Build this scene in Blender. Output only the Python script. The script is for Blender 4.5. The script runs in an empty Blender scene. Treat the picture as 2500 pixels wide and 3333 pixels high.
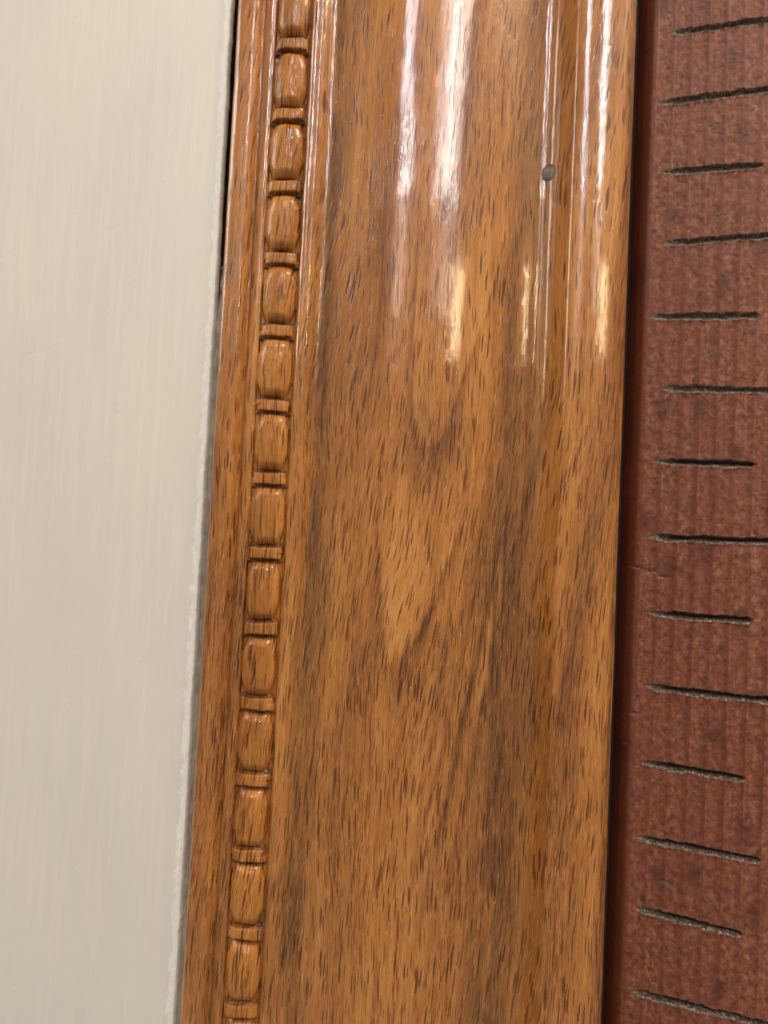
import bpy, math, random
import numpy as np
from mathutils import Matrix, Vector

# ---------------------------------------------------------------- camera, world, lights, exposure
# design space in millimetres: u to the right, v up along the trim, h out of the wall
def W(u, v, h):
    return Vector((u / 1000.0, -h / 1000.0, v / 1000.0))

scene = bpy.context.scene
COL = scene.collection
CAM_H, CAM_V = 150.0, -4.9
pitch, roll = math.radians(2.0), math.radians(2.74)
F = Vector((0, math.cos(pitch), math.sin(pitch)))
R0 = Vector((1, 0, 0))
U0 = Vector((0, -math.sin(pitch), math.cos(pitch)))
Rv = R0 * math.cos(roll) + U0 * math.sin(roll)
Uv = -R0 * math.sin(roll) + U0 * math.cos(roll)
cam = bpy.data.cameras.new('camera')
cam.sensor_fit = 'VERTICAL'; cam.sensor_height = 36.0; cam.lens = 24.0
cam.clip_start = 0.005; cam.clip_end = 50.0
cam.dof.use_dof = True; cam.dof.focus_distance = 0.139; cam.dof.aperture_fstop = 11.0
co = bpy.data.objects.new('camera', cam); COL.objects.link(co)
m3 = Matrix((Rv, Uv, -F)).transposed()
co.matrix_world = Matrix.Translation(W(0, CAM_V, CAM_H)) @ m3.to_4x4()
scene.camera = co

world = bpy.data.worlds.new('World'); scene.world = world; world.use_nodes = True
bg = world.node_tree.nodes['Background']
bg.inputs[0].default_value = (1.0, 0.91, 0.80, 1); bg.inputs[1].default_value = 0.32
scene.view_settings.view_transform = 'Standard'; scene.view_settings.look = 'None'
scene.view_settings.exposure = 0.0; scene.view_settings.gamma = 1.0
try: scene.view_settings.use_curve_mapping = False
except Exception: pass

def area(name, u, v, h, su, sv, power, col, aim=(0, 0, 0)):
    l = bpy.data.lights.new(name, 'AREA'); l.shape = 'RECTANGLE'; l.size = su / 1000; l.size_y = sv / 1000
    l.energy = power; l.color = col
    o = bpy.data.objects.new(name, l); COL.objects.link(o); o.location = W(u, v, h)
    d = W(*aim) - o.location
    z = -d.normalized(); x = Vector((1, 0, 0)); y = z.cross(x).normalized(); x = y.cross(z).normalized()
    o.matrix_world = Matrix.Translation(o.location) @ Matrix((x, y, z)).transposed().to_4x4()
    return o

# tall pale tubes high in front (the white streaks), one warm bulb lower (the yellow streaks), added warm fills up right and up left
area('streak_light', -170, 1130, 1500, 14, 560, 5.4, (0.94, 0.95, 1.0))
area('streak_light', 290, 1130, 1500, 20, 560, 6.6, (1.0, 0.95, 0.92))
area('streak_light', -170, 700, 1500, 40, 330, .7, (0.96, 0.93, 0.95))  # added dim lamp, fades out the lower end of the left white streak
area('streak_light', 290, 700, 1500, 50, 330, .8, (1.0, 0.92, 0.88))  # added dim lamp, does the same for the right white streak
area('warm_bulb', 465, 560, 1500, 12, 210, 2.2, (1.0, 0.76, 0.42))
area('dim_window', -260, 560, 1500, 320, 300, .4, (1.0, 0.86, 0.80))
area('warm_fill', 330, 560, 240, 160, 160, 3.9, (1.0, 0.86, 0.70), (60, 30, 0))  # added unseen lamp, makes the tones fall off from the upper right
area('warm_fill', -1300, 700, 320, 700, 500, 10.0, (1.0, 0.90, 0.80))  # added unseen lamp, fills the cream board and rakes across the relief

# ---------------------------------------------------------------- helpers
def tag(o, label=None, cat=None, group=None, kind=None):
    if label: o['label'] = label
    if cat: o['category'] = cat
    if group: o['group'] = group
    if kind: o['kind'] = kind
    return o

def _h2(ix, iy, seed):
    n = (ix.astype(np.int64) * 374761393 + iy.astype(np.int64) * 668265263 + seed * 974711) & 0x7fffffff
    n = ((n ^ (n >> 13)) * 1274126177) & 0x7fffffff
    n = n ^ (n >> 16)
    return (n & 0xffff) / 65535.0

def vnoise(x, y, seed=0):
    """value noise in -1..1"""
    x = np.asarray(x, float); y = np.asarray(y, float)
    x, y = np.broadcast_arrays(x, y)
    ix = np.floor(x); iy = np.floor(y); fx = x - ix; fy = y - iy
    fx = fx * fx * (3 - 2 * fx); fy = fy * fy * (3 - 2 * fy)
    a = _h2(ix, iy, seed); b = _h2(ix + 1, iy, seed); c = _h2(ix, iy + 1, seed); d = _h2(ix + 1, iy + 1, seed)
    return ((a * (1 - fx) + b * fx) * (1 - fy) + (c * (1 - fx) + d * fx) * fy) * 2 - 1

def fbm(x, y, seed=0, o=3):
    s = 0; amp = 1; t = 0
    for i in range(o):
        s = s + amp * vnoise(x * 2 ** i, y * 2 ** i, seed + i * 17); t += amp; amp *= .5
    return s / t

def sst(a, b, x):
    t = np.clip((x - a) / (b - a), 0, 1); return t * t * (3 - 2 * t)

def pchip(xs, ys, x):
    xs = np.array(xs, float); ys = np.array(ys, float); h = np.diff(xs); d = np.diff(ys) / h
    m = np.zeros(len(xs))
    for i in range(1, len(xs) - 1):
        if d[i - 1] * d[i] > 0:
            w1 = 2 * h[i] + h[i - 1]; w2 = h[i] + 2 * h[i - 1]
            m[i] = (w1 + w2) / (w1 / d[i - 1] + w2 / d[i])
    m[0] = d[0]; m[-1] = d[-1]
    x = np.clip(x, xs[0], xs[-1]); k = np.clip(np.searchsorted(xs, x) - 1, 0, len(h) - 1)
    t = (x - xs[k]) / h[k]
    return ((2 * t ** 3 - 3 * t ** 2 + 1) * ys[k] + (t ** 3 - 2 * t ** 2 + t) * h[k] * m[k]
            + (-2 * t ** 3 + 3 * t ** 2) * ys[k + 1] + (t ** 3 - t ** 2) * h[k] * m[k + 1])

def grid_mesh(name, U, V, H, mat, parent=None, mask=None, attrs=None):
    """U,V,H 2-D arrays (nv,nu) in mm; mask (nv-1,nu-1) picks the cells; ONE object."""
    nv, nu = U.shape
    idx = np.arange(nv * nu).reshape(nv, nu)
    a = idx[:-1, :-1]; b = idx[:-1, 1:]; c = idx[1:, 1:]; d = idx[1:, :-1]
    q = np.stack([a, b, c, d], -1)
    q = q.reshape(-1, 4) if mask is None else q[mask]
    used, inv = np.unique(q, return_inverse=True); q = inv.reshape(-1, 4)
    co_ = np.stack([U.ravel() / 1000, -H.ravel() / 1000, V.ravel() / 1000], -1)[used]
    me = bpy.data.meshes.new(name)
    me.vertices.add(len(co_)); me.vertices.foreach_set('co', co_.astype(np.float32).ravel())
    me.loops.add(len(q) * 4); me.loops.foreach_set('vertex_index', q.astype(np.int32).ravel())
    me.polygons.add(len(q))
    me.polygons.foreach_set('loop_start', np.arange(0, len(q) * 4, 4, dtype=np.int32))
    me.polygons.foreach_set('use_smooth', np.ones(len(q), dtype=bool))
    me.update(calc_edges=True); me.validate()
    for k, arr in (attrs or {}).items():
        at = me.attributes.new(k, 'FLOAT', 'POINT'); at.data.foreach_set('value', arr.ravel()[used].astype(np.float32))
    me.materials.append(mat)
    o = bpy.data.objects.new(name, me); COL.objects.link(o)
    if parent: o.parent = parent
    return o

def skirt(U, V, H, base):
    """closes the sheet down to `base` on all four sides, so it is a solid-looking board"""
    U = np.pad(U, 1, mode='edge'); V = np.pad(V, 1, mode='edge'); H = np.pad(H, 1, mode='edge')
    H[0, :] = base; H[-1, :] = base; H[:, 0] = base; H[:, -1] = base
    return U, V, H

def empty(name, loc=(0, 0, 0)):
    o = bpy.data.objects.new(name, None); COL.objects.link(o); o.empty_display_size = .02; o.location = loc
    return o

class NT:
    """tiny node helper"""
    def __init__(s, name):
        s.m = bpy.data.materials.new(name); s.m.use_nodes = True; s.t = s.m.node_tree; s.n = s.t.nodes; s.l = s.t.links
        s.b = s.n['Principled BSDF']
    def put(s, sock, v):
        if isinstance(v, bpy.types.NodeSocket): s.l.new(v, sock)
        elif v is not None: sock.default_value = v
    def math(s, op, a, b=None, c=None, clamp=False):
        n = s.n.new('ShaderNodeMath'); n.operation = op; n.use_clamp = clamp
        s.put(n.inputs[0], a); s.put(n.inputs[1], b); s.put(n.inputs[2], c); return n.outputs[0]
    def xyz(s, x, y, z=0.0):
        n = s.n.new('ShaderNodeCombineXYZ'); s.put(n.inputs[0], x); s.put(n.inputs[1], y); s.put(n.inputs[2], z); return n.outputs[0]
    def uv(s):
        t = s.n.new('ShaderNodeTexCoord'); sp = s.n.new('ShaderNodeSeparateXYZ')
        g = s.n.new('ShaderNodeNewGeometry')      # nothing here is scaled or turned, so world position is the place on the wood
        s.l.new(g.outputs['Position'], sp.inputs[0])
        return s.math('MULTIPLY', sp.outputs[0], 1000.0), s.math('MULTIPLY', sp.outputs[2], 1000.0), s.math('MULTIPLY', sp.outputs[1], -1000.0)
    def noise(s, vec, scale=1.0, det=3.0, rough=.5, dist=0.0, out=0):
        n = s.n.new('ShaderNodeTexNoise'); n.noise_dimensions = '3D'; s.put(n.inputs['Vector'], vec)
        n.inputs['Scale'].default_value = scale; n.inputs['Detail'].default_value = det
        n.inputs['Roughness'].default_value = rough; n.inputs['Distortion'].default_value = dist
        return n.outputs[out]
    def voro(s, vec, scale=1.0, feat='F1', rnd=1.0):
        n = s.n.new('ShaderNodeTexVoronoi'); n.voronoi_dimensions = '2D'; n.feature = feat
        s.put(n.inputs['Vector'], vec); n.inputs['Scale'].default_value = scale; n.inputs['Randomness'].default_value = rnd
        return n.outputs['Distance'], n.outputs['Color']
    def rng(s, v, a, b, c=0.0, d=1.0, smooth=True):
        n = s.n.new('ShaderNodeMapRange'); n.interpolation_type = 'SMOOTHSTEP' if smooth else 'LINEAR'; n.clamp = True
        s.put(n.inputs['Value'], v)
        s.put(n.inputs['From Min'], a); s.put(n.inputs['From Max'], b); s.put(n.inputs['To Min'], c); s.put(n.inputs['To Max'], d)
        return n.outputs['Result']
    def mix(s, f, a, b, mode='MIX'):
        n = s.n.new('ShaderNodeMix'); n.data_type = 'RGBA'; n.blend_type = mode
        s.put(n.inputs[0], f)
        for k, v in ((6, a), (7, b)):
            if isinstance(v, tuple): v = (*v[:3], 1.0)
            s.put(n.inputs[k], v)
        return n.outputs[2]
    def ramp(s, f, stops):
        n = s.n.new('ShaderNodeValToRGB'); e = n.color_ramp.elements
        while len(e) < len(stops): e.new(.5)
        for i, (p, c) in enumerate(stops): e[i].position = p; e[i].color = (*c, 1)
        s.put(n.inputs[0], f); return n.outputs[0]
    def bump(s, h, dist, strength=1.0, prev=None):
        n = s.n.new('ShaderNodeBump'); n.inputs['Distance'].default_value = dist; n.inputs['Strength'].default_value = strength
        s.put(n.inputs['Height'], h)
        if prev is not None: s.l.new(prev, n.inputs['Normal'])
        return n.outputs[0]
    def attr(s, name):
        n = s.n.new('ShaderNodeAttribute'); n.attribute_name = name; return n.outputs['Fac']
    def gauss(s, u, c, w):
        d = s.math('DIVIDE', s.math('SUBTRACT', u, c), w)
        return s.math('POWER', 2.718, s.math('MULTIPLY', s.math('MULTIPLY', d, d), -1.0))

# ---------------------------------------------------------------- varnished wood
def wood_material():
    t = NT('varnished_wood'); M = t.math
    u, v, h = t.uv()
    # the grain wanders slowly and leans a little from the run of the moulding
    wob = t.noise(t.xyz(M('MULTIPLY', u, .03), M('MULTIPLY', v, .010)), 1.0, 1.0)
    wob2 = t.noise(t.xyz(M('MULTIPLY', u, .10), M('MULTIPLY', v, .022), 7.0), 1.0, 1.5)
    lean = M('MULTIPLY', v, -.046)
    s0 = M('ADD', M('ADD', u, lean), M('ADD', M('MULTIPLY', M('SUBTRACT', wob, .5), 10.0), M('MULTIPLY', M('SUBTRACT', wob2, .5), 3.5)))
    fine = t.noise(t.xyz(M('MULTIPLY', s0, 1.7), M('MULTIPLY', v, .050), 2.0), 1.0, 4.0, .68)
    # two pale cathedral tongues in the wide field: U shapes, open at the top, feathered along the fibre
    phn = t.noise(t.xyz(M('MULTIPLY', u, .10), M('MULTIPLY', v, .030), 3.0), 1.0, 1.5, .5)
    vj = M('ADD', v, M('ADD', M('MULTIPLY', M('SUBTRACT', phn, .5), 12.0), M('MULTIPLY', M('SUBTRACT', fine, .5), 11.0)))
    tongue, rimt = None, None
    for (tu, tv, k, ln, ht) in ((8.0, 13.0, .55, .13, 62.0), (3.5, -30.0, .42, .15, 46.0)):
        uc = M('SUBTRACT', M('SUBTRACT', u, tu), M('MULTIPLY', M('SUBTRACT', v, tv), ln))
        ph = M('SUBTRACT', M('SUBTRACT', vj, tv), M('MULTIPLY', M('MULTIPLY', uc, uc), k))
        far = t.rng(M('SUBTRACT', v, tv), ht * .35, ht, 1.0, 0.0)
        a = M('MULTIPLY', t.rng(ph, -2.0, 3.0), far)
        b = M('MULTIPLY', M('MULTIPLY', t.rng(ph, -15.0, -3.0), t.rng(ph, 3.0, -2.0)), far)
        tongue = a if tongue is None else M('MAXIMUM', tongue, a)
        rimt = b if rimt is None else M('MAXIMUM', rimt, b)
    rimt = M('MULTIPLY', rimt, t.rng(u, 14.0, 24.0, 1.0, 0.0))
    tone = t.noise(t.xyz(M('MULTIPLY', s0, .13), M('MULTIPLY', v, .010), 1.0), 1.0, 2.0, .45)
    tone = M('ADD', M('MULTIPLY', M('SUBTRACT', tone, .5), .60), .55)
    tone = M('ADD', tone, M('SUBTRACT', M('MULTIPLY', tongue, .085), M('MULTIPLY', rimt, .13)))
    mid = t.noise(t.xyz(M('MULTIPLY', s0, .70), M('MULTIPLY', v, .018), 14.0), 1.0, 3.0, .55)
    fib = t.noise(t.xyz(M('MULTIPLY', s0, 6.0), M('MULTIPLY', v, .22), 5.0), 1.0, 3.0, .7)
    band = tone
    tone = M('ADD', tone, M('ADD', M('MULTIPLY', M('SUBTRACT', fine, .5), .46), M('MULTIPLY', M('SUBTRACT', mid, .5), .36)))
    base = t.ramp(tone, [(.26, (.125, .037, .007)), (.42, (.255, .086, .016)), (.56, (.380, .140, .026)), (.75, (.54, .240, .060))])
    # dark olive streaks and mottling down the right hollow and beside the bead
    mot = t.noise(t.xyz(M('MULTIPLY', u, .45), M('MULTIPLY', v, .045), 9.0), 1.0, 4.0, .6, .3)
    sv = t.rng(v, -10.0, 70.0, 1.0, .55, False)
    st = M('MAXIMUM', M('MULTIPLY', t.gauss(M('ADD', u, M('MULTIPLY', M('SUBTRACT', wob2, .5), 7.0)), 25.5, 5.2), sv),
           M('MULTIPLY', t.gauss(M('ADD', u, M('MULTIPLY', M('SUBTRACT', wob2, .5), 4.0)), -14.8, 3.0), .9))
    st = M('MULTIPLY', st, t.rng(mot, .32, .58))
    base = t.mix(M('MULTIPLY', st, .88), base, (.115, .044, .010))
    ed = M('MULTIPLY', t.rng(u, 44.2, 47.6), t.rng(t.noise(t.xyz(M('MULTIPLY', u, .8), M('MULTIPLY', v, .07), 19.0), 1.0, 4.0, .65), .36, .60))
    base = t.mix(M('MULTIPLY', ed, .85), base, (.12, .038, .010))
    # one long narrow dark vein low in the field
    q = M('SUBTRACT', M('ADD', u, M('MULTIPLY', M('SUBTRACT', wob2, .5), 2.0)), M('MULTIPLY', v, .175))
    vein = M('MAXIMUM', t.gauss(q, 25.8, .85), M('MAXIMUM', M('MULTIPLY', t.gauss(q, 22.6, .55), .6), M('MULTIPLY', t.gauss(q, 29.6, 1.0), .8)))
    vein = M('MULTIPLY', vein, M('MULTIPLY', t.rng(v, -100.0, -66.0), t.rng(v, 40.0, 0.0)))
    base = t.mix(M('MULTIPLY', vein, M('MULTIPLY', t.rng(mid, .32, .56), .80)), base, (.075, .024, .006))
    # darker feathery patches
    pat = t.noise(t.xyz(M('MULTIPLY', s0, .10), M('MULTIPLY', v, .026), 21.0), 1.0, 2.0, .5)
    pat = M('MULTIPLY', t.rng(pat, .53, .68), t.rng(fine, .38, .60))
    base = t.mix(M('MULTIPLY', pat, .55), base, (.13, .052, .018))
    base = t.mix(M('MULTIPLY', t.rng(fib, .5, .72), .52), base, (.19, .070, .016))
    base = t.mix(M('MULTIPLY', t.rng(fib, .5, .28), .50), base, (.68, .36, .12))
    # pores: short dark dashes
    dens = t.noise(t.xyz(M('MULTIPLY', s0, .22), M('MULTIPLY', v, .035), 31.0), 1.0, 2.0)
    dens = M('ADD', M('MULTIPLY', dens, .55), M('MULTIPLY', M('SUBTRACT', 1.04, band), .48))
    s1 = M('ADD', s0, M('MULTIPLY', M('SUBTRACT', t.noise(t.xyz(M('MULTIPLY', u, .3), M('MULTIPLY', v, .08), 4.0), 1.0, 1.0), .5), .6))
    brk = t.noise(t.xyz(M('MULTIPLY', u, 6.0), M('MULTIPLY', v, 2.2), 61.0), 1.0, 2.0, .7)
    r1 = M('MULTIPLY', t.rng(dens, .34, .60, .115, .165), t.rng(brk, .3, .7, .85, 1.12))
    ps = []
    for ou, ov, cw, cl in ((0.0, 0.0, .98, 18.0), (37.3, 5.1, 1.02, 14.5), (71.9, 8.7, 1.12, 20.0)):
        d1, c1 = t.voro(t.xyz(M('DIVIDE', M('ADD', s1, ou), cw), M('DIVIDE', M('ADD', v, ov), cl)))
        sp = t.n.new('ShaderNodeSeparateColor'); t.l.new(c1, sp.inputs[0])
        rv = M('MULTIPLY', r1, t.rng(sp.outputs[0], 0.0, 1.0, .50, 1.18, False))
        ps.append(M('MULTIPLY', t.rng(M('DIVIDE', d1, rv), .72, 1.08, 1.0, 0.0), t.rng(sp.outputs[1], 0.0, 1.0, .55, 1.0, False)))
    p1 = M('MAXIMUM', M('MAXIMUM', ps[0], ps[1]), ps[2])
    d2, c2 = t.voro(t.xyz(M('DIVIDE', M('ADD', s1, 40.3), .46), M('DIVIDE', v, 7.5)))
    r2 = t.rng(dens, .42, .66, .03, .20)
    p2 = t.rng(M('DIVIDE', d2, r2), .5, 1.15, 1.0, 0.0)
    d3, c3 = t.voro(t.xyz(M('DIVIDE', M('ADD', s1, 11.7), .30), M('DIVIDE', v, 4.5)))
    r3 = t.rng(dens, .50, .72, .02, .26)
    p3 = t.rng(M('DIVIDE', d3, r3), .4, 1.2, 1.0, 0.0)
    pores = M('MAXIMUM', M('MAXIMUM', p1, M('MULTIPLY', p2, .75)), M('MULTIPLY', p3, .5))
    base = t.mix(M('MULTIPLY', pores, .90), base, (.055, .013, .002))
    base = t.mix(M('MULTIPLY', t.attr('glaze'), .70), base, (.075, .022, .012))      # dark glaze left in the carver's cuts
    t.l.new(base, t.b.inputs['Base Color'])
    # finish
    t.b.inputs['Roughness'].default_value = .42
    t.b.inputs['Specular IOR Level'].default_value = .2
    t.l.new(t.math('SUBTRACT', 1.0, t.math('MULTIPLY', t.attr('worn'), .68)), t.b.inputs['Coat Weight'])
    grime = t.noise(t.xyz(M('MULTIPLY', u, .5), M('MULTIPLY', v, .22), 41.0), 1.0, 4.0, .65)
    t.l.new(t.rng(grime, .42, .78, .03, .11), t.b.inputs['Coat Roughness'])
    t.b.inputs['Coat IOR'].default_value = 1.5
    bh = M('SUBTRACT', M('ADD', M('MULTIPLY', fine, .30), M('MULTIPLY', fib, .20)), M('MULTIPLY', pores, .55))
    b1 = t.bump(bh, .00016, .8)
    orange = t.noise(t.xyz(M('MULTIPLY', u, 1.1), M('MULTIPLY', v, .8), h), 1.0, 3.0, .6)
    b2 = t.bump(orange, .00010, .55, b1)
    t.l.new(b2, t.b.inputs['Normal'])
    cb = M('SUBTRACT', M('MULTIPLY', fib, .10), M('MULTIPLY', pores, .30))
    b3 = t.bump(cb, .00012, .7); b4 = t.bump(orange, .00005, .22, b3)
    t.l.new(b4, t.b.inputs['Coat Normal'])
    return t.m

def paint_material():
    t = NT('cream_paint'); M = t.math
    u, v, h = t.uv()
    big = t.noise(t.xyz(M('MULTIPLY', u, .045), M('MULTIPLY', v, .014)), 1.0, 3.0, .5, .4)
    br = t.noise(t.xyz(M('MULTIPLY', u, .9), M('MULTIPLY', v, .03), 3.0), 1.0, 4.0, .6)
    col = t.ramp(big, [(.32, (.585, .555, .505)), (.5, (.60, .58, .52)), (.68, (.62, .60, .52))])
    col = t.mix(M('MULTIPLY', t.rng(br, .45, .7), .22), col, (.74, .69, .59))
    col = t.mix(M('MULTIPLY', t.rng(br, .42, .25), .22), col, (.54, .50, .44))
    # thicker, whiter and dirtier paint built up along the edge
    en = t.noise(t.xyz(M('MULTIPLY', u, .9), M('MULTIPLY', v, .35), 8.0), 1.0, 4.0, .65)
    edge = t.rng(M('ADD', u, M('MULTIPLY', M('SUBTRACT', en, .5), 3.4)), -41.2, -40.0)
    col = t.mix(M('MULTIPLY', edge, .9), col, (.80, .79, .73))
    sp = t.noise(t.xyz(M('MULTIPLY', u, 4.0), M('MULTIPLY', v, 1.6), 13.0), 1.0, 3.0, .7)
    col = t.mix(M('MULTIPLY', M('MULTIPLY', edge, t.rng(sp, .58, .72)), .8), col, (.30, .29, .26))
    col = t.mix(t.rng(h, .55, .15), col, (.035, .025, .018))     # bare edge below the paint film, near-black to paint the gap's shade
    # a few specks of dirt
    ds, cs = t.voro(t.xyz(M('DIVIDE', u, 34.0), M('DIVIDE', v, 41.0)))
    col = t.mix(M('MULTIPLY', t.rng(ds, .001, .005, 1.0, 0.0), .5), col, (.25, .20, .15))
    t.l.new(col, t.b.inputs['Base Color'])
    t.b.inputs['Roughness'].default_value = .48; t.b.inputs['Specular IOR Level'].default_value = .4
    dp, cp = t.voro(t.xyz(M('DIVIDE', u, 11.0), M('DIVIDE', v, 15.0)))
    pim = t.rng(dp, .018, .045, 1.0, 0.0)
    st = t.noise(t.xyz(M('MULTIPLY', u, 2.2), M('MULTIPLY', v, .10), 23.0), 1.0, 3.0, .6)
    gr = t.noise(t.xyz(M('MULTIPLY', u, 2.5), M('MULTIPLY', v, 2.0), 27.0), 1.0, 3.0, .6)
    hh = M('ADD', M('ADD', M('MULTIPLY', br, .5), M('MULTIPLY', st, .35)), M('ADD', M('MULTIPLY', pim, .25), M('MULTIPLY', gr, t.rng(edge, 0, 1, .12, .7))))
    t.l.new(t.bump(hh, .00014, .55), t.b.inputs['Normal'])
    return t.m

def board_material():
    t = NT('red_stained_wood'); M = t.math
    u, v, h = t.uv()
    n1 = t.noise(t.xyz(M('MULTIPLY', u, .85), M('MULTIPLY', v, .6)), 1.0, 5.0, .7, .5)
    n2 = t.noise(t.xyz(M('MULTIPLY', u, .09), M('MULTIPLY', v, .05), 4.0), 1.0, 2.0)
    st = t.noise(t.xyz(M('MULTIPLY', u, 1.6), M('MULTIPLY', v, .03), 6.0), 1.0, 3.0, .6)
    fuzz = t.noise(t.xyz(M('MULTIPLY', u, 3.5), M('MULTIPLY', v, 2.6), 9.0), 1.0, 4.0, .7, 1.2)
    col = t.ramp(n1, [(.34, (.095, .027, .014)), (.5, (.21, .070, .037)), (.66, (.33, .135, .078))])
    col = t.mix(M('MULTIPLY', t.rng(n2, .4, .65), .35), col, (.20, .050, .034))
    col = t.mix(M('MULTIPLY', t.rng(st, .48, .70), .30), col, (.105, .024, .014))
    col = t.mix(M('MULTIPLY', t.rng(fuzz, .53, .72), .45), col, (.36, .16, .095))
    col = t.mix(M('MULTIPLY', t.rng(fuzz, .42, .28), .30), col, (.08, .024, .016))
    smooth_edge = t.rng(u, 57.0, 55.9)
    col = t.mix(M('MULTIPLY', smooth_edge, .8), col, (.135, .032, .013))
    # bruises, dark and violet
    bn, bc = t.voro(t.xyz(M('DIVIDE', M('ADD', u, M('MULTIPLY', fuzz, 3.0)), 13.0), M('DIVIDE', M('ADD', v, M('MULTIPLY', n1, 5.0)), 24.0)))
    col = t.mix(M('MULTIPLY', t.rng(bn, .03, .18, 1.0, 0.0), .6), col, (.070, .022, .015))
    cut = t.attr('cut')
    col = t.mix(M('MULTIPLY', t.attr('rib'), .65), col, (.085, .018, .010))  # stepped shade of the ribs painted into the colour, on top of their relief
    gn = t.noise(t.xyz(M('MULTIPLY', u, 1.6), M('MULTIPLY', v, 3.2), 15.0), 1.0, 4.0, .7, .8)
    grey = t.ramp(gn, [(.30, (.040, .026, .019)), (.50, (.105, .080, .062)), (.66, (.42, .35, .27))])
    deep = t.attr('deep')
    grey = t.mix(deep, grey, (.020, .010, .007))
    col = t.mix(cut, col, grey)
    t.l.new(col, t.b.inputs['Base Color'])
    t.b.inputs['Roughness'].default_value = .55
    t.l.new(t.rng(cut, 0, 1, .28, .12), t.b.inputs['Specular IOR Level'])
    hh = M('ADD', M('MULTIPLY', fuzz, .8), M('MULTIPLY', n1, .6))
    t.l.new(t.bump(hh, .00028, .7), t.b.inputs['Normal'])
    return t.m

def simple(name, col, rough, nscale=.0, col2=None, bumpd=0.0):
    t = NT(name); u, v, h = t.uv()
    if col2:
        n = t.noise(t.xyz(t.math('MULTIPLY', u, nscale), t.math('MULTIPLY', v, nscale * .35), h), 1.0, 4.0, .6)
        t.l.new(t.ramp(n, [(.32, col), (.68, col2)]), t.b.inputs['Base Color'])
        if bumpd: t.l.new(t.bump(n, bumpd, .7), t.b.inputs['Normal'])
    else: t.b.inputs['Base Color'].default_value = (*col, 1)
    t.b.inputs['Roughness'].default_value = rough
    return t.m

WOOD = wood_material(); PAINT = paint_material(); BOARD = board_material()
CAULK = simple('grey_caulk', (.20, .18, .145), .45, .8, (.38, .35, .29), .0002)
DARK = simple('bare_dark_wall', (.030, .020, .014), .9, .3, (.055, .036, .025))
PUTTY = simple('putty', (.10, .065, .045), .35, 2.2, (.24, .18, .13), .0003)
RIM = simple('stained_rim', (.055, .022, .012), .3, 3.0, (.12, .05, .025), .0002)
CHIP = simple('pale_chip', (.62, .42, .22), .3, 3.0, (.85, .66, .42))

# ---------------------------------------------------------------- setting: the wall surface everything is fixed to
L = 230.0
def slab(name, u0, u1, v0, v1, h0, h1, mat):
    vs = [W(u, v, h) for h in (h0, h1) for v in (v0, v1) for u in (u0, u1)]
    fs = [(4, 5, 7, 6), (0, 2, 3, 1), (0, 1, 5, 4), (2, 6, 7, 3), (0, 4, 6, 2), (1, 3, 7, 5)]
    me = bpy.data.meshes.new(name); me.from_pydata([tuple(p) for p in vs], [], fs); me.update(); me.materials.append(mat)
    o = bpy.data.objects.new(name, me); COL.objects.link(o); return o
tag(slab('wall', -330, 330, -L - 30, L + 30, -22, -8, DARK), kind='structure')

# ---------------------------------------------------------------- cream painted board (left)
us = np.concatenate([np.linspace(-300, -90, 30), np.arange(-89.6, -44, .3), np.linspace(-43.8, -39.35, 70)])
vs = np.arange(-L, L + .01, .4)
U, V = np.meshgrid(us, vs)
e = -39.0 + .16 * fbm(V * .12, 0 * V, 3) + .10 * fbm(V * .9, 0 * V, 5)     # the slightly ragged edge
U = np.where(U > -43.8, -43.8 + (U + 43.8) * (e + 43.8) / (-39.35 + 43.8), U)
d = e - U
H = 2.0 - 1.1 * np.clip(1 - d / .55, 0, 1) ** 2.4 + .06 * sst(3.2, 1.2, d) + .16 * np.clip(fbm(U * 1.1, V * .35, 9), 0, 1) * sst(3.0, .8, d)
H = H + .05 * fbm(U * .05, V * .03, 12)
for (a0, b0, a1, b1) in ((-61.0, 20.0, -57.0, 17.6), (-66.0, 58.0, -58.0, 62.0), (-83.0, 29.5, -73.0, 33.0), (-47.5, -36.0, -46.4, -58.0), (-70.0, -20.0, -69.2, -27.0)):
    dx, dy = a1 - a0, b1 - b0; ll = math.hypot(dx, dy)
    tt = np.clip(((U - a0) * dx + (V - b0) * dy) / ll ** 2, 0, 1)
    ds = np.hypot(U - a0 - tt * dx, V - b0 - tt * dy)
    H = H - .045 * np.exp(-(ds / .22) ** 2) * np.sin(np.pi * np.clip(tt, .02, .98))
U, V, H = skirt(U, V, H, -7.5)
wall = grid_mesh('painted_board', U, V, H, PAINT)
tag(wall, 'smooth cream painted board with a ragged white edge, left of the wood trim', 'painted board')

# ---------------------------------------------------------------- caulk that fills the lower part of the gap
us = np.linspace(-40.6, -37.3, 16); vs = np.arange(-L, 60.0, .4)
U, V = np.meshgrid(us, vs)
x = (U + 38.9) / 1.7
H = 1.25 - .75 * (1 - x ** 2) * (1 + .3 * fbm(V * .15, U * .1, 21)) + .25 * fbm(V * .35, U * .8, 22)
H = H - 6.0 * sst(50.0, 60.0, V + 3.0 * fbm(U * 1.2, V * .2, 23)) - 1.2 * sst(38, 50, V) * (vnoise(V * .45, U * .3, 25) > .1)
U, V, H = skirt(U, V, H, -7.8)
ca = grid_mesh('caulk_strip', U, V, H, CAULK)
tag(ca, 'thin grey caulk strip in the gap between the cream board and the wood trim', 'caulk')

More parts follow.
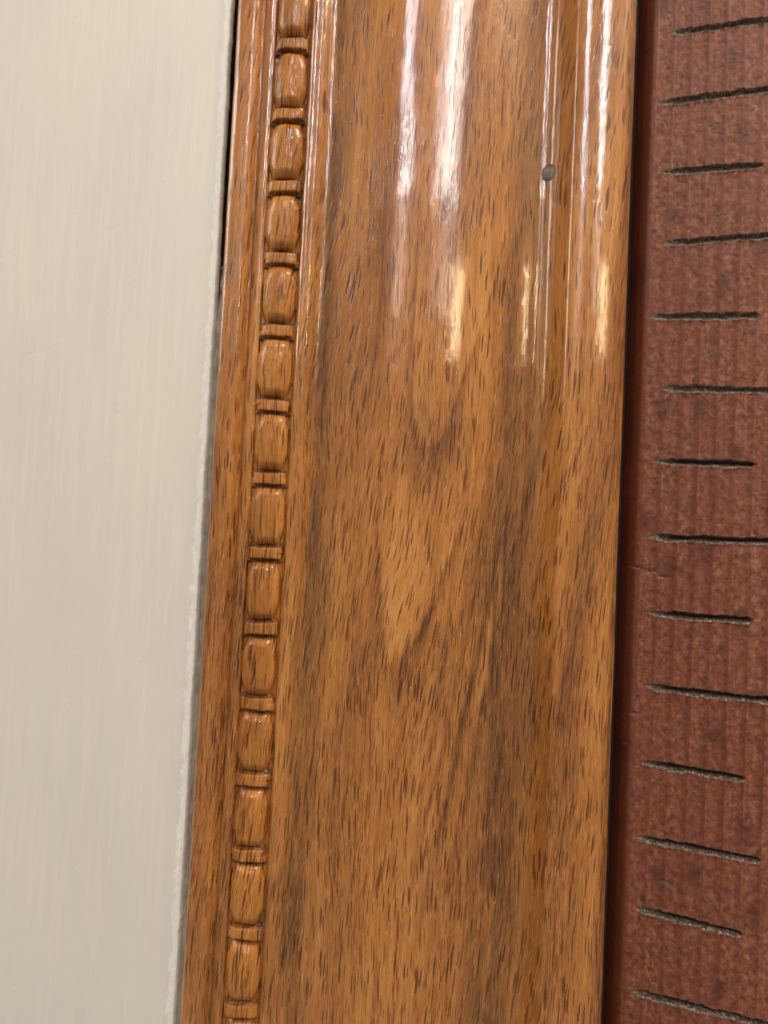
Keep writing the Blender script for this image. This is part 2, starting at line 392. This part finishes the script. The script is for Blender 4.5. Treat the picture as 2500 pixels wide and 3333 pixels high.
# ---------------------------------------------------------------- the moulded wood trim
PU = [-37.7, -37.4, -36.8, -35.2, -33.6, -32.6, -32.2, -31.9, -31.5, -31.0, -29.8, -28.9, -28.5, -21.2, -20.8, -20.5, -19.7, -18.4, -17.4,
      -16.6, -15.8, -14.8, -13.2, -11.0, -8.5, -6.0]
PH = [2.2, 3.6, 4.5, 5.0, 5.0, 4.6, 4.0, 3.2, 3.1, 3.7, 4.0, 3.9, 3.2, 3.7, 4.7, 5.1, 5.5, 5.4, 4.9,
      4.0, 3.8, 3.9, 4.5, 5.4, 6.5, 7.55]
for q in (-3.0, 0.0, 3.0, 6.0, 9.0, 12.0, 15.0, 18.0):
    PU.append(q); PH.append(9.35 - (q - 5.0) ** 2 / 200.0 - max(0, 1.0 - q) ** 2 * .018 if q < 13 else 9.35 - (q - 5.0) ** 2 / 200.0 - (q - 13) ** 2 * .012)
PU += [21.5, 25.0, 27.4, 28.4, 29.2, 29.8, 30.6, 32.0, 33.4, 34.5]
PH += [6.9, 5.8, 5.35, 5.28, 5.22, 5.05, 5.0, 5.25, 6.6, 9.2]
for q in (35.5, 37.0, 39.0, 41.0, 42.6, 44.5):
    PU.append(q); PH.append(13.2 - (q - 42.6) ** 2 / 52.0 - max(0, 37.0 - q) ** 2 * .12)
PU += [46.1, 47.4, 48.35, 48.8]
PH += [12.6, 11.4, 9.6, 7.6]

BU, BW = -24.9, 3.72          # bead centre and half width
V0, PITCH = 6.1, 15.85        # a reel sits at V0 + k*PITCH
casing = empty('wood_casing', W(0, 0, 0))
tag(casing, 'glossy varnished brown wood trim with carved bead and reel edge', 'wood trim')

def base_h(U, V):
    # a hand-finished surface: slow waves in the profile
    Uw = U + .10 * fbm(V * .03, U * .02, 31) + .05 * fbm(V * .15, U * .1, 32)
    h = pchip(PU, PH, np.clip(Uw, PU[0], PU[-1]))
    return h + .05 * fbm(V * .05, U * .12, 33) + .02 * fbm(V * .25, U * .5, 34)

def strip_h(U, V):
    b = base_h(U, V)
    k = np.floor((V - V0) / PITCH + .5)                 # nearest reel
    t = V - (V0 + k * PITCH)
    rk = lambda s: _h2(k, 0 * k, s) - .5
    t = t + .5 * rk(1) + .20 * fbm(U * .5, V * .3, 41) - rk(2) * .35 * (U - BU) / BW   # uneven carving
    kb = np.floor((V - V0) / PITCH)
    rb = lambda s: _h2(kb, 0 * kb, s) - .5
    x = (U - BU - .25 * rb(3) - .04 * (V - V0) * 0) / (BW * (1 + .05 * rb(4)))
    ax = np.clip(np.abs(x), 0, 1)
    at = np.abs(t)
    # bead: long barrel, domed across, rounded over at both ends
    tb = np.clip((at - 1.95) / 5.95, 0, 1)               # 0 at its end, 1 at its middle
    wid = .78 + .22 * sst(0, .6, tb)
    axb = np.clip(ax / wid, 0, 1)
    bead = (2.85 + .25 * rb(5)) * np.sqrt(np.clip(1 - axb ** 2.0, 0, 1)) * (1 - np.clip(1 - tb / .30, 0, 1) ** 2.0 * .48) * (.93 + .07 * sst(0, 1, tb))
    # reel: a short collar
    reel = (2.05 + .3 * rk(6)) * np.clip(1 - ax ** 4.0, 0, 1) ** .5 * (1 - .05 * (at / 1.2) ** 4 - .05 * (t + 1) * rk(8))
    cutg = .80 + .25 * rk(7)
    g = np.where(at < 1.25, reel, np.where(at > 1.95, bead, cutg))
    # smooth the steps a little
    w = sst(1.15, 1.30, at) * (1 - sst(1.68, 1.98, at))
    g = np.where(at < 1.6, reel * (1 - w) + cutg * w, bead * (1 - w) + cutg * w)
    g = g + .05 * fbm(U * 2.0, V * .7, 43) + .22 * fbm(U * 1.3, V * 1.3, 44) * w
    inside = (ax < 1).astype(float)
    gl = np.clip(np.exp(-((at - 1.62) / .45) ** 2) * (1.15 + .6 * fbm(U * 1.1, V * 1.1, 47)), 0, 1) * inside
    return b + np.maximum(g, 0) * inside, gl

# field of the trim outside the carved strip
uf = np.concatenate([np.linspace(-37.7, -36.6, 7), np.arange(-36.3, -28.85, .16), [-28.8]])
vs = np.arange(-L, L + .01, .5)
U, V = np.meshgrid(uf, vs); H = base_h(U, V)
Up, Vp, Hp = skirt(U, V, H, -7.5)
uf2 = np.concatenate([np.arange(-21.0, -13.0, .14), np.arange(-13.0, 20, .5), np.arange(20.0, 37.0, .22), np.arange(37.0, 45.5, .3), np.arange(45.5, 48.8, .16), [48.8]])
def body_piece(name, uf, seam_right, seam_left, par, vstep=.5):
    vs = np.arange(-L, L + .01, vstep); U, V = np.meshgrid(uf, vs); H = base_h(U, V)
    U, V, H = skirt(U, V, H, -7.5)
    keep = np.ones((U.shape[0] - 1, U.shape[1] - 1), bool)
    if seam_right: keep[:, -1] = False
    if seam_left: keep[:, 0] = False
    return grid_mesh(name, U, V, H, WOOD, par, keep)
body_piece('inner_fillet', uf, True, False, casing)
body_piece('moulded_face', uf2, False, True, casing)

# the carved strip, split into its channel, beads and reels
ub = np.concatenate([[-28.8], np.linspace(BU - BW - .08, BU + BW + .08, 60), [-21.0]])
vb = np.arange(-L, L + .01, .13)
U, V = np.meshgrid(ub, vb)
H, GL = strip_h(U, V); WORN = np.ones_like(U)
H[:, 0] = base_h(U[:, :1], V[:, :1])[:, 0]; H[:, -1] = base_h(U[:, -1:], V[:, -1:])[:, 0]
Uc = .25 * (U[:-1, :-1] + U[1:, 1:] + U[1:, :-1] + U[:-1, 1:]); Vc = .25 * (V[:-1, :-1] + V[1:, 1:] + V[1:, :-1] + V[:-1, 1:])
kc = np.floor((Vc - V0) / PITCH + .5).astype(int); tc = np.abs(Vc - (V0 + kc * PITCH)); kb = np.floor((Vc - V0) / PITCH).astype(int)
ins = np.abs(Uc - BU) < BW
isreel = ins & (tc < 1.35); isbead = ins & (tc > 1.85)
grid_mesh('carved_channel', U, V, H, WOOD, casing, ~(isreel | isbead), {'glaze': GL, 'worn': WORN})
for k in np.unique(kc):
    vv = V0 + k * PITCH
    mk = isreel & (kc == k)
    if mk.any():
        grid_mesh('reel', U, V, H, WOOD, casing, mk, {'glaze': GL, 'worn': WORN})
for k in np.unique(kb):
    vv = V0 + (k + .5) * PITCH
    mk = isbead & (kb == k)
    if mk.any():
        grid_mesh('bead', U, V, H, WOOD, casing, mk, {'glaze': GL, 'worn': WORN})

# filled nail hole in the hollow on the right
def blob(name, cu, cv, ru, rv, hh, mat, parent, seed, hfun, n=22):
    a = np.linspace(-1, 1, n); A, B = np.meshgrid(a, a)
    rr = np.sqrt(A ** 2 + B ** 2); th = np.arctan2(B, A)
    wob = 1 + .04 * np.sin(2 * th + seed) + .06 * np.sin(3 * th + seed * 2)
    # square grid mapped to a disc
    m = np.maximum(np.abs(A), np.abs(B)); k = np.where(rr > 0, m / np.maximum(rr, 1e-6), 0)
    x = A * k * wob; y = B * k * wob
    U = cu + ru * x; V = cv + rv * y
    H = hfun(U, V) + hh * (1 - m ** 4) + .12 * abs(hh) * fbm(U * 3, V * 3, seed) - .25 * (m >= .999)
    return grid_mesh(name, U, V, H, mat, parent)
rimo = blob('stained_rim', 31.9, 75.0, 1.55, 1.95, .14, RIM, casing, 5, lambda a, b: base_h(a, b) + .02)
hole = blob('filled_nail_hole', 31.95, 75.1, 1.15, 1.5, .22, PUTTY, casing, 3, base_h)
tag(hole, 'round grey filler plug set in the hollow of the trim')

# two slivers in the varnish, their bright glints painted as pale colour
for (cu, cv, a) in ((-4.3, 84.0, .1), (-5.1, 70.2, -.1)):
    b = blob('wood_sliver', cu, cv, .42, .075, .12, CHIP, casing, int(cu * 3) % 7, base_h, 8)

# ---------------------------------------------------------------- red-brown board (right), set at an angle, with saw cuts
M_ = .24
CUTS = [(59.5, 111.4, 99, 112.6), (57.9, 95.4, 101, 97.4), (59.1, 79.5, 78.2, 79.5), (59.6, 63.1, 98, 64.6), (57.4, 46.7, 78.3, 46.3),
        (60.5, 30.7, 99, 29.4), (59.6, 14.4, 78.5, 14.0), (58.8, -2.4, 100, -2.0), (59.3, -19.1, 78.5, -19.2), (59.1, -35.0, 97, -36.0),
        (58.7, -51.4, 78.1, -52.5), (58.5, -67.5, 81.4, -69.0), (59.0, -82.6, 78.4, -84.6), (58.4, -100.2, 99, -102.8),
        (58.9, 128.0, 79, 129.0), (59.2, 144.2, 98, 147.0), (58.8, -116.5, 79, -119.0), (59.1, -133.0, 99, -137.0)]
us = np.concatenate([np.linspace(54.9, 57.0, 20), np.arange(57.2, 88, .2), np.arange(88, 112, .5), np.linspace(114, 300, 25)])
vs = np.concatenate([np.arange(-L, -125, .8), np.arange(-125, 125, .16), np.arange(125, L, .8)])
U, V = np.meshgrid(us, vs)
H = -2.0 + M_ * (U - 51.5)
# rounded near edge and smooth lip
H = H - 1.8 * np.clip(1 - (U - 54.9) / 1.5, 0, 1) ** 2.2
# saw-tooth ribs of the rough face
rib = ((U - 57.2 + .25 * fbm(V * .03, U * .05, 51)) / 3.55) % 1.0
amp = sst(56.1, 57.0, U) * (.9 + .5 * fbm(U * .2, V * .02, 52))
RIB = sst(.45, .97, rib) * (1 - sst(.985, 1.0, rib)) * np.clip(amp, 0, 1.4)
H = H + .30 * amp * (rib - .5 - sst(.86, 1.0, rib))
H = H + (.07 * fbm(U * .5, V * .3, 53) + .09 * fbm(U * 1.8, V * 1.3, 54)) * sst(55.5, 58, U)
CUT = np.zeros_like(U); DEEP = np.zeros_like(U); OWN = -np.ones(U.shape, int)
for i, (ua, va, ub_, vb_) in enumerate(CUTS):
    ub_ = ub_ + .8; ua = ua - 1.0
    sl = (vb_ - va) / (ub_ - ua)
    c = va + sl * (U - ua) + .16 * fbm(U * .35, 0 * U + i, 60 + i) + .07 * fbm(U * 1.7, 0 * U + i, 61 + i)
    dd = V - c
    en = sst(ua - .6, ua + 4.0, U) * (1 - sst(ub_ - 1.0, ub_ + .1, U))
    hw = (.74 + .24 * fbm(U * .5, 0 * U, 90 + i) + .24 * fbm(U * 3.1, V * 2.0, 120 + i)) * np.sqrt(np.clip(en, 0, 1))
    a = np.abs(dd) / np.maximum(hw, 1e-3)
    inside = (a < 1) & (en > .02)
    run = sst(ua, ua + 7.0, U)                           # shallow and scuffed where the saw entered
    prof = np.where(dd > 0, 1 - (a) ** 3, 1 - a ** 1.2)  # steep upper lip, raking lower lip
    dep = (.30 + (.60 if i < 6 else .95) * run) * np.clip(prof, 0, 1) * np.clip(en, 0, 1)
    H = H - np.where(inside, dep, 0)
    # frayed lower lip
    lip = np.exp(-((dd + hw * 1.12) / .22) ** 2) * en
    H = H + lip * .22 * np.clip(fbm(U * 2.4, V * 2.0, 150 + i) + .15, 0, 1) * 2
    CUT = np.maximum(CUT, np.clip(sst(1.45, .75, a + .25 * fbm(U * 2.6, V * 2.6, 200 + i)) * sst(0, .5, en), 0, 1))
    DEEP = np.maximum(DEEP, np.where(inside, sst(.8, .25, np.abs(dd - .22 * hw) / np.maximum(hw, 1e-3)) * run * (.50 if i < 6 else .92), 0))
    OWN = np.where((a < 1.22) & (en > .02), i, OWN)
# short stray scuff and pick marks
for (pu, pv, ru, rv, dp) in ((56.3, -9.2, .9, .45, .5), (59.3, -9.9, 1.6, .40, .35), (61.6, -10.9, 1.1, .35, .3), (59.5, -80.6, .4, 1.2, .6), (64.6, -76.5, 1.8, .6, .22), (68.4, 88.6, 1.1, 1.4, .22), (69, 38.5, 1.0, 1.8, .12), (56.6, -41.0, .9, .35, .35), (55.6, -48.0, .7, .35, .3)):
    g = np.exp(-(((U - pu) / ru) ** 2 + ((V - pv + .15 * (U - pu)) / rv) ** 2)) * np.clip(.7 + fbm(U * 2.3, V * 2.3, 77), 0, 1.4)
    H = H - dp * g; CUT = np.maximum(CUT, np.clip(g * 1.3 - .25, 0, .75))
U, V, H = skirt(U, V, H, -7.5); CUT = np.pad(CUT, 1, mode='edge'); DEEP = np.pad(DEEP, 1, mode='edge'); RIB = np.pad(RIB, 1, mode='edge'); OWN = np.pad(OWN, 1, mode='edge')
oc = OWN[:-1, :-1]
board = grid_mesh('red_board', U, V, H, BOARD, None, oc < 0, {'cut': CUT, 'deep': DEEP, 'rib': RIB})
tag(board, 'rough red-brown stained board with a row of dark sawn notches, right of the wood trim', 'wooden board')
for i in range(len(CUTS)):
    mk = oc == i
    if mk.any(): grid_mesh('saw_cut', U, V, H, BOARD, board, mk, {'cut': CUT, 'deep': DEEP, 'rib': RIB})
